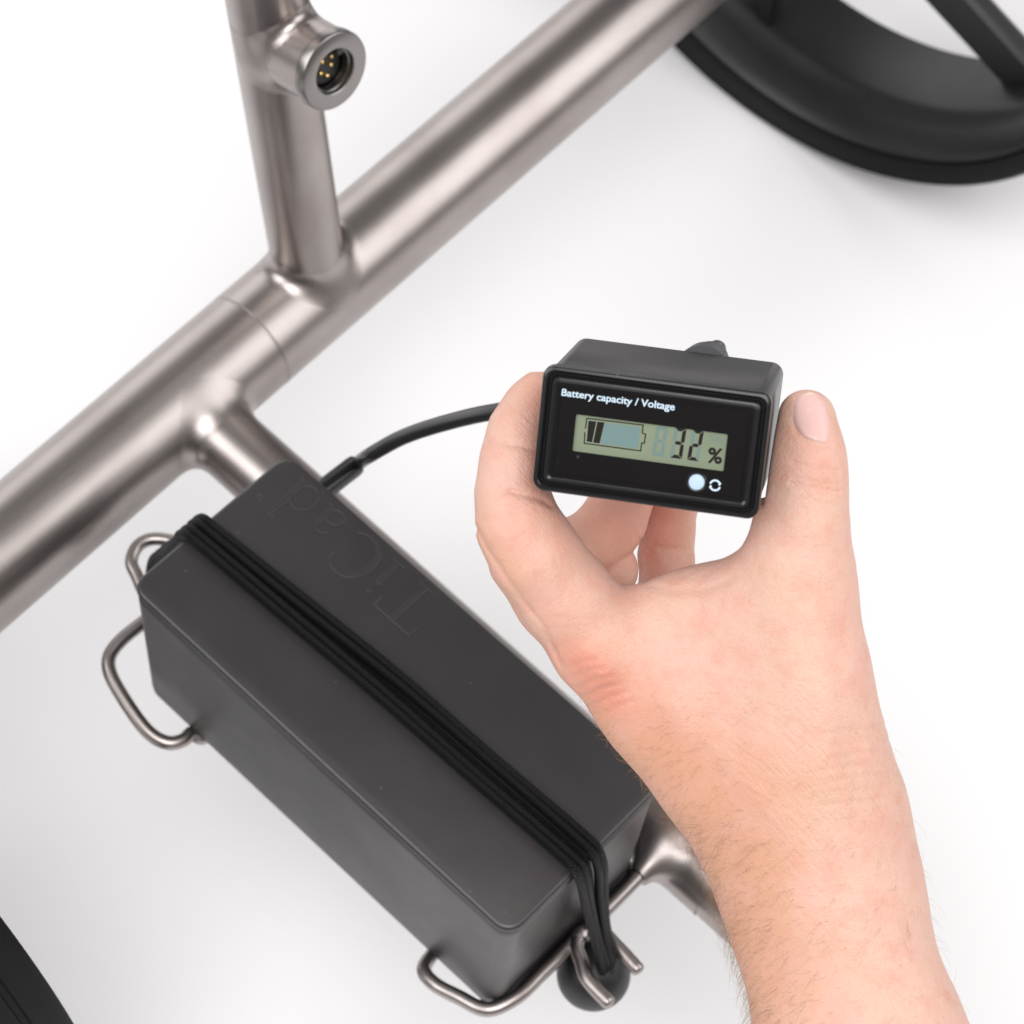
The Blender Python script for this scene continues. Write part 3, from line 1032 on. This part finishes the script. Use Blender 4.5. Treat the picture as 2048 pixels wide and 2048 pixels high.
def capsule(a, ra, b, rb, zs, X, Y, Z):
    d = b - a
    e = np.array([d[0], d[1], d[2] / zs], np.float32)
    px, py, pz = X - np.float32(a[0]), Y - np.float32(a[1]), (Z - np.float32(a[2])) / np.float32(zs)
    t = np.clip((px * e[0] + py * e[1] + pz * e[2]) / (e @ e), 0, 1)
    qx, qy, qz = px - t * e[0], py - t * e[1], pz - t * e[2]
    l = np.sqrt(qx * qx + qy * qy + qz * qz) + 1e-9
    g = np.sqrt(qx * qx + qy * qy + (qz / zs) ** 2) / l
    return (l - (ra + (rb - ra) * t)) / np.maximum(g, .5)


def stamp(Fd, joints, zs, k):
    for (a, ra), (b, rb) in zip(joints[:-1], joints[1:]):
        m = max(ra, rb) + .022
        i0 = np.maximum(((np.minimum(a, b) - m - lo) / HV).astype(int), 0)
        i1 = np.minimum(((np.maximum(a, b) + m - lo) / HV).astype(int) + 2, dims)
        if (i1 <= i0).any(): continue
        sl = tuple(slice(i0[i], i1[i]) for i in range(3))
        X = GX[0][sl[0]][:, None, None]
        Y = GX[1][sl[1]][None, :, None]
        Z = GX[2][sl[2]][None, None, :]
        f = capsule(a, ra, b, rb, zs, X, Y, Z)
        Fd[sl] = smin(Fd[sl], f.astype(np.float32), k)


for nm, js, zs, k in CH: stamp(FH, js, zs, k)
FB = np.full(dims, 0.02, np.float32)
stamp(FB, FING[0][1], 1.0, .004)
FB2 = np.full(dims, 0.02, np.float32)
stamp(FB2, FING[1][1], 1.0, .004)
stamp(FB2, FING[2][1], 1.0, .004)
FB = smin(FB, FB2, np.float32(.0012))
FB3 = np.full(dims, 0.02, np.float32)
stamp(FB3, FING[3][1], 1.0, .004)
FB = smin(FB, FB3, np.float32(.0010))
FR = np.full(dims, 0.02, np.float32)
stamp(FR, FING[4][1], 1.0, .003)
FP = np.full(dims, 0.02, np.float32)
stamp(FP, FING[5][1], 1.0, .004)
FM = np.full(dims, 0.02, np.float32)
stamp(FM, FING[6][1], .8, .004)
FH = smin(FH, FM, np.float32(.008))
back = smin(smin(FB, FR, np.float32(.0007)), FP, np.float32(.0007))
FH = smin(FH, back, np.float32(.0012))
del FB, FB2, FB3, FR, FP, FM, back

PXc = ((GX[0][:, None, None] / GX[2][None, None, :]) * F + 1024)
PYc = ((GX[1][:, None, None] / GX[2][None, None, :]) * F + 1024)     # (ny,1,nz)


def crease(pts, wpx, depth, dmax, dmin=.0):
    """press a soft line into the skin along photo pixels pts, on the side nearer than dmax"""
    pts = np.array(pts, float)
    x0, y0 = pts.min(0) - wpx * 3
    x1, y1 = pts.max(0) + wpx * 3
    a = (cam_pt(x0, y0, .70)[:2], cam_pt(x0, y0, .85)[:2], cam_pt(x1, y1, .70)[:2], cam_pt(x1, y1, .85)[:2])
    mn, mx = np.min(a, 0), np.max(a, 0)
    ix = slice(max(int((mn[0] - lo[0]) / HV), 0), min(int((mx[0] - lo[0]) / HV) + 2, dims[0]))
    iy = slice(max(int((mn[1] - lo[1]) / HV), 0), min(int((mx[1] - lo[1]) / HV) + 2, dims[1]))
    iz = slice(max(int((dmin - lo[2]) / HV), 0), min(int((dmax - lo[2]) / HV), dims[2]))
    X = GX[0][ix][:, None, None] / GX[2][iz][None, None, :] * F + 1024
    Y = GX[1][iy][None, :, None] / GX[2][iz][None, None, :] * F + 1024
    best = None
    L = 0
    for p, q_ in zip(pts[:-1], pts[1:]):
        d = q_ - p
        t = np.clip(((X - p[0]) * d[0] + (Y - p[1]) * d[1]) / (d @ d), 0, 1)
        dist = (X - p[0] - t * d[0]) ** 2 + (Y - p[1] - t * d[1]) ** 2
        best = dist if best is None else np.minimum(best, dist)
    FH[ix, iy, iz] += (depth * np.exp(-best / wpx ** 2)).astype(np.float32)


# folds of the finger joints, the web and the thumb
crease([(1014, 888), (1045, 893), (1075, 905)], 4.5, .0007, .775)
crease([(1022, 982), (1050, 990), (1082, 1000), (1100, 1012)], 5, .0009, .775)
crease([(1000, 985), (1022, 982)], 4, .0004, .775)
crease([(953, 1056), (980, 1105), (1010, 1150), (1048, 1203), (1086, 1250), (1122, 1330)], 5, .0007, .80)
crease([(1300, 1172), (1345, 1182), (1395, 1181), (1440, 1170), (1470, 1152)], 7, .0003, .775)
crease([(1178, 1090), (1230, 1118), (1290, 1155)], 6, .0007, .78)
for yy, aa in ((933, .00035), (941, .0002), (962, .0003), (974, .00045), (986, .00025), (1000, .0002)):
    crease([(1578 + (yy % 7) * 3, yy - 8), (1625, yy), (1678, yy + 9)], 3.4, aa * 1.6, .745)
crease([(1275, 1078), (1330, 1098), (1385, 1100)], 4, .0004, .82)
for k in range(7):
    y_ = 1460 + k * 24
    crease([(1640 + 10 * (k % 3), y_ + 8), (1700, y_ + 2), (1775, y_ - 8 + 4 * (k % 2))], 4.5, .00026, .80)
for k in range(6):
    x_ = 1150 + k * 14
    crease([(x_ - 22, 1340 + k * 18), (x_ + 16, 1322 + k * 18), (x_ + 48, 1318 + k * 17)], 4.5, .0004, .80)
# soft tendon and knuckle relief
crease([(1180, 1318), (1205, 1345)], 26, -.0012, .80)
crease([(1330, 1400), (1450, 1520), (1560, 1640)], 30, -.0006, .80)
crease([(1640, 1240), (1650, 1400), (1668, 1540), (1690, 1620)], 24, -.0007, .80)
crease([(1540, 1330), (1580, 1480)], 50, .0008, .80)
crease([(1696, 1480), (1700, 1520)], 34, .0007, .80)
# thumb nail bed
crease([(1590, 838), (1594, 862), (1612, 880), (1640, 892), (1658, 890)], 4, .0006, .745)

# keep clear of the meter it holds
XX, YY, ZZ = np.meshgrid(*GX, indexing='ij', sparse=True)
RDc = R0 @ RD
TDc = R0 @ TD + TW
ins = None
bx = (DW / 2, DH / 2, DD / 2)
comp = []
for a_ in range(3):
    u = (XX - np.float32(TDc[0])) * np.float32(RDc[0, a_]) + (YY - np.float32(TDc[1])) * np.float32(RDc[1, a_]) + (ZZ - np.float32(TDc[2])) * np.float32(RDc[2, a_])
    if a_ == 2: u = u + np.float32(DD / 2)
    comp.append(np.abs(u) - np.float32(bx[a_]))
box = np.maximum(np.maximum(comp[0], comp[1]), comp[2])
del comp
FH = -smin(-FH, box - np.float32(.0001), np.float32(.0008))
del box
FH[:, -1, :] = .01
FH[0], FH[-1], FH[:, 0], FH[:, :, 0], FH[:, :, -1] = .01, .01, .01, .01, .01
HVV, HQ = surface_nets(FH, lo, HV)
# drop loose crumbs: keep the largest connected piece
par = np.arange(len(HVV))
E = np.concatenate([HQ[:, [0, 1]], HQ[:, [1, 2]], HQ[:, [2, 3]]])
for _ in range(60):
    ra, rb = par[E[:, 0]], par[E[:, 1]]
    old = par.copy()
    np.minimum.at(par, ra, rb)
    np.minimum.at(par, rb, ra)
    par = par[par]
    par = par[par]
    if (par == old).all(): break
u_, c_ = np.unique(par, return_counts=True)
keep = par == u_[c_.argmax()]
HQ = HQ[keep[HQ].all(1)]
used = np.unique(HQ)
mp = -np.ones(len(HVV), int)
mp[used] = np.arange(len(used))
HVV, HQ = HVV[used], mp[HQ]


def sample(Fd, P):
    g = np.clip((P - lo) / HV, 0, dims - 1.001)
    i = g.astype(int)
    t = g - i
    out = 0
    for a in (0, 1):
        for b in (0, 1):
            for c in (0, 1):
                wgt = (t[:, 0] if a else 1 - t[:, 0]) * (t[:, 1] if b else 1 - t[:, 1]) * (t[:, 2] if c else 1 - t[:, 2])
                out = out + wgt * Fd[i[:, 0] + a, i[:, 1] + b, i[:, 2] + c]
    return out


def grad(P, e=.0009):
    g = np.stack([sample(FH, P + np.eye(3)[k] * e) - sample(FH, P - np.eye(3)[k] * e) for k in range(3)], 1)
    return g / (np.linalg.norm(g, axis=1)[:, None] + 1e-12)


# one gentle smoothing pass of the skin
for _ in range(2):
    s_ = np.zeros_like(HVV)
    n_ = np.zeros(len(HVV))
    for a, b in ((0, 1), (1, 2), (2, 3), (3, 0)):
        np.add.at(s_, HQ[:, a], HVV[HQ[:, b]])
        np.add.at(s_, HQ[:, b], HVV[HQ[:, a]])
        np.add.at(n_, HQ[:, a], 1)
        np.add.at(n_, HQ[:, b], 1)
    HVV = .5 * HVV + .5 * s_ / np.maximum(n_, 1)[:, None]

hpx = HVV[:, 0] / HVV[:, 2] * F + 1024
hpy = HVV[:, 1] / HVV[:, 2] * F + 1024


def blob(cx, cy, rx, ry, ang=0, dmax=None):
    c, s = math.cos(math.radians(ang)), math.sin(math.radians(ang))
    u, v_ = (hpx - cx) * c + (hpy - cy) * s, -(hpx - cx) * s + (hpy - cy) * c
    return np.exp(-((u / rx) ** 2 + (v_ / ry) ** 2))


red = .95 * blob(1170, 1335, 75, 45, 45) + .6 * blob(1225, 1395, 70, 40, 45) + .30 * blob(1330, 1420, 200, 90, 45) + .7 * blob(1225, 1040, 110, 90) + .35 * blob(1070, 930, 14, 160) + .5 * blob(1335, 1050, 60, 90) + .25 * blob(1650, 960, 50, 40) + .25 * blob(1030, 1060, 60, 70) + .35 * blob(1065, 800, 40, 90) + .2 * blob(1650, 1250, 60, 60) + .3 * blob(1600, 900, 70, 60)
tan_shade = 1.0 * blob(1370, 1580, 230, 80, 48) + 1.0 * blob(1490, 1840, 110, 300, 0) + .8 * blob(1240, 1440, 150, 60, 46) + .5 * blob(1010, 1130, 120, 30, 55) + .4 * blob(1640, 1960, 90, 90) + .35 * blob(1600, 1560, 200, 90)  # tan skin, plus shade painted along the left contour
wr_l = blob(1640, 1560, 190, 170, 0) + .8 * blob(1190, 1360, 90, 70, 45) + .8 * blob(1635, 975, 60, 45) + .5 * blob(1030, 900, 60, 120)

M_skin, nt, b = mat('skin', (0.80, 0.52, 0.40), 0.48, 0, 0.35)
v = obj_coord(nt)


def attr(name):
    n = node(nt, 'ShaderNodeAttribute', attribute_name=name)
    return n.outputs['Fac']


mott = noise(nt, v, 130, 4, .6)
big = noise(nt, v, 42, 3, .5)
c1 = mixcol(nt, maprange(nt, big, .35, .65, 0, 1), (0.640, 0.418, 0.322), (0.665, 0.412, 0.334))
c2 = mixcol(nt, maprange(nt, mott, .46, .72, 0, .75), c1, (0.620, 0.315, 0.240))
c3 = mixcol(nt, maprange(nt, attr('tan'), 0, 1, 0, .85), c2, (0.585, 0.305, 0.190))
c4 = mixcol(nt, maprange(nt, attr('red'), 0, 1, 0, .80), c3, (0.620, 0.245, 0.175))
pore = noise(nt, v, 1500, 2, .6)
c5 = mixcol(nt, maprange(nt, pore, .44, .74, 0, .26), c4, (0.52, 0.270, 0.190))
veil = noise(nt, v, 70, 2, .5)
c6 = mixcol(nt, maprange(nt, veil, .50, .72, 0, .45), c5, (0.660, 0.365, 0.310))
nt.links.new(c6, b.inputs['Base Color'])
b.inputs['Subsurface Weight'].default_value = 0.14
b.inputs['Subsurface Radius'].default_value = (1.0, 0.36, 0.2)
b.inputs['Subsurface Scale'].default_value = 0.0035
vor = node(nt, 'ShaderNodeTexVoronoi', feature='DISTANCE_TO_EDGE')
vor.inputs['Scale'].default_value = 900
nt.links.new(v, vor.inputs['Vector'])
cells = maprange(nt, vor.outputs['Distance'], 0, .22, 0, 1)
p1 = bump(nt, b, cells, 0.35, 0.00016)
soft = noise(nt, v, 380, 3, .55)
p2 = bump(nt, b, soft, 0.55, 0.0006, p1)
# lines across the wrist: noise drawn out along the axle direction of the lens' right
mpw = node(nt, 'ShaderNodeMapping')
tcw = node(nt, 'ShaderNodeTexCoord')
rt = R0[0]
upv = R0[1]
mpw.inputs['Rotation'].default_value = Matrix((R0[0], R0[1], R0[2])).to_euler()
mpw.inputs['Scale'].default_value = (110, 900, 110)
nt.links.new(tcw.outputs['Object'], mpw.inputs['Vector'])
wn = noise(nt, mpw.outputs['Vector'], 1.0, 3, .6)
mul = node(nt, 'ShaderNodeMath', operation='MULTIPLY')
nt.links.new(wn, mul.inputs[0])
nt.links.new(attr('wrinkle'), mul.inputs[1])
bump(nt, b, mul.outputs[0], 0.8, 0.0008, p2)
nt.links.new(maprange(nt, soft, .3, .7, .42, .56), b.inputs['Roughness'])

HW = to_world(HVV)
wrist_w = to_world(cam_pt(1640, 1768, .76))[0]
person = empty('person', wrist_w, 'bare left hand and forearm holding the black meter between thumb and fingers', 'person')
sk_me = mesh_np('skin', HW, HQ)
for nm, arr in (('red', red), ('tan', tan_shade), ('wrinkle', np.clip(wr_l, 0, 1))):
    at_ = sk_me.attributes.new(nm, 'FLOAT', 'POINT')
    vals = np.zeros(len(sk_me.vertices), np.float32)
    vals[:len(arr)] = np.clip(arr, 0, 1)
    at_.data.foreach_set('value', vals)
skin = link('arm', sk_me, M_skin, person)

# thumb nail: plate laid on the skin
M_nail, nt, b = mat('nail', (0.80, 0.47, 0.42), 0.40, 0, 0.4)
uvn = node(nt, 'ShaderNodeUVMap')
sp = node(nt, 'ShaderNodeSeparateXYZ')
nt.links.new(uvn.outputs['UV'], sp.inputs[0])
tipc = maprange(nt, sp.outputs['Y'], .84, .95, 0, 1)
lun = maprange(nt, sp.outputs['Y'], .0, .16, .5, 0)
cA = mixcol(nt, lun, (0.68, 0.435, 0.40), (0.74, 0.58, 0.54))
nt.links.new(mixcol(nt, tipc, cA, (0.66, 0.54, 0.46)), b.inputs['Base Color'])
b.inputs['Subsurface Weight'].default_value = 0.15
b.inputs['Subsurface Radius'].default_value = (1, .4, .3)
b.inputs['Subsurface Scale'].default_value = .002


def surf_depth(px, py, d0=.700, d1=.79):
    ds = np.arange(d0, d1, .0003)
    P = np.stack([cam_pt(px, py, d) for d in ds])
    f = sample(FH, P)
    i = np.argmax(f < 0)
    if f[i] >= 0: return None
    return ds[i]


# nail outline: left edge and right edge in photo pixels from the cuticle (t=0) to the tip (t=1)
Lc = catmull([(1606, 874, 0), (1592, 860, 0), (1584, 842, 0), (1582, 824, 0), (1586, 806, 0), (1596, 793, 0), (1612, 787, 0)], 6)[:, :2]
Rc = catmull([(1648, 889, 0), (1660, 878, 0), (1663, 852, 0), (1660, 828, 0), (1654, 806, 0), (1644, 793, 0), (1628, 787, 0)], 6)[:, :2]
nu, nv = 15, len(Lc)
NV_, NUV = [], []
okn = True
for j in range(nv):
    for i in range(nu):
        t = i / (nu - 1)
        p = Lc[j] * (1 - t) + Rc[j] * t
        bow = math.sin(math.pi * t)
        p = p + np.array([0, 1]) * bow * (4 if j < nv / 2 else -3) * (1 if j in (0, nv - 1) else .6)
        d = surf_depth(p[0], p[1])
        NV_.append((p[0], p[1], d if d else np.nan))
        NUV.append((t, j / (nv - 1)))
NV_ = np.array(NV_)
# smooth height field of the nail: fit a quadric to the skin depth, plate sits just over it
A = np.c_[np.ones(len(NV_)), NV_[:, 0] - 1620, NV_[:, 1] - 840, (NV_[:, 0] - 1620) ** 2, (NV_[:, 1] - 840) ** 2, (NV_[:, 0] - 1620) * (NV_[:, 1] - 840), (NV_[:, 0] - 1620) ** 3, (NV_[:, 0] - 1620) ** 4]
okm = ~np.isnan(NV_[:, 2])
cf, *_ = np.linalg.lstsq(A[okm], NV_[okm, 2], rcond=None)
zfit = A @ cf
edge = np.array([min(u * (1 - u) * 4 * 2.2, 1.0) * min((v_ + .02) * 9, 1.0) for u, v_ in NUV])
zz = np.where(okm, np.minimum(zfit, np.nan_to_num(NV_[:, 2], nan=9)), zfit) - .00012 - .00040 * edge + .00045 * (1 - edge)
NP = np.stack([cam_pt(x, y, z) for (x, y), z in zip(NV_[:, :2], zz)])
NB = NP + np.array([0, 0, .0007])
nW = to_world(np.concatenate([NP, NB]))
Fc = []
nn = nu * nv
for j in range(nv - 1):
    for i in range(nu - 1):
        a = j * nu + i
        Fc.append((a, a + 1, a + nu + 1, a + nu))
        Fc.append((nn + a, nn + a + nu, nn + a + nu + 1, nn + a + 1))
rim_i = [i for i in range(nu)] + [j * nu + nu - 1 for j in range(1, nv)] + [(nv - 1) * nu + i for i in range(nu - 2, -1, -1)] + [j * nu for j in range(nv - 2, 0, -1)]
for a, b_ in zip(rim_i, rim_i[1:] + rim_i[:1]): Fc.append((b_, a, nn + a, nn + b_))
nail = link('thumbnail', mesh('thumbnail', nW, Fc, NUV + NUV), M_nail, person, sharp=70)

# fine hairs on the forearm and the back of the hand
M_hair, nt, b = mat('fine_brown_hair', (0.30, 0.17, 0.095), 0.5, 0, 0.3)
tri = HQ
cent = HVV[HQ].mean(1)
cpx = cent[:, 0] / cent[:, 2] * F + 1024
cpy = cent[:, 1] / cent[:, 2] * F + 1024
nrm = grad(cent)
# distance from the left contour side of the arm
side = np.clip((1.0 - (cpx - (1370 + np.clip(cpy - 1600, -300, 500) * .30)) / 330), 0, 1)
dens = np.clip((cpy - 1330) / 260, 0, 1) * (.05 + .95 * side ** 2.8)
dens *= np.where(cpy > 1640, 1.0, .55)
dens *= (nrm[:, 2] < .55)
dens[(cpy < 1380) | (cpy > 2200)] = 0
area = np.linalg.norm(np.cross(HVV[HQ[:, 1]] - HVV[HQ[:, 0]], HVV[HQ[:, 3]] - HVV[HQ[:, 0]]), axis=1)
pr = dens * area
NH = 1900
pick = rng.choice(len(pr), NH, p=pr / pr.sum())
HV_, HF_ = [], []
base = 0
for fi in pick:
    p = cent[fi] + (rng.random(3) - .5) * HV
    nr = nrm[fi]
    # hairs lie down and to the outer (left) side
    flow = np.array([-.75 + .25 * rng.standard_normal(), .55 + .35 * rng.standard_normal(), .1 * rng.standard_normal()])
    flow = flow - nr * (flow @ nr)
    flow /= np.linalg.norm(flow) + 1e-9
    L = (.0034 + .0062 * rng.random()) * (1.0 if cpy[fi] > 1620 else .6)
    lift = .45 + .55 * rng.random()
    cur = rng.standard_normal() * .5
    bn = np.cross(nr, flow)
    ns = 4
    rr = .000026 + .000014 * rng.random()
    q_ = p.copy()
    dcur = nr * lift + flow * .8
    dcur /= np.linalg.norm(dcur)
    for s in range(ns + 1):
        t = s / ns
        r_ = rr * (1 - .75 * t)
        a1 = np.cross(dcur, nr + .3 * flow)
        a1 /= np.linalg.norm(a1) + 1e-9
        a2 = np.cross(dcur, a1)
        for k in range(3):
            an = k * 2.0944
            HV_.append(q_ + r_ * (math.cos(an) * a1 + math.sin(an) * a2))
        if s < ns:
            for k in range(3):
                HF_.append((base + s * 3 + k, base + s * 3 + (k + 1) % 3, base + (s + 1) * 3 + (k + 1) % 3, base + (s + 1) * 3 + k))
        q_ = q_ + dcur * L / ns
        dcur = dcur + (-nr * .22 + bn * cur * .3)
        dcur /= np.linalg.norm(dcur)
    base += (ns + 1) * 3
hair = link('arm_hair', mesh_np('arm_hair', to_world(np.array(HV_)), np.array(HF_)), M_hair, person)
tag(hair, kind='stuff')
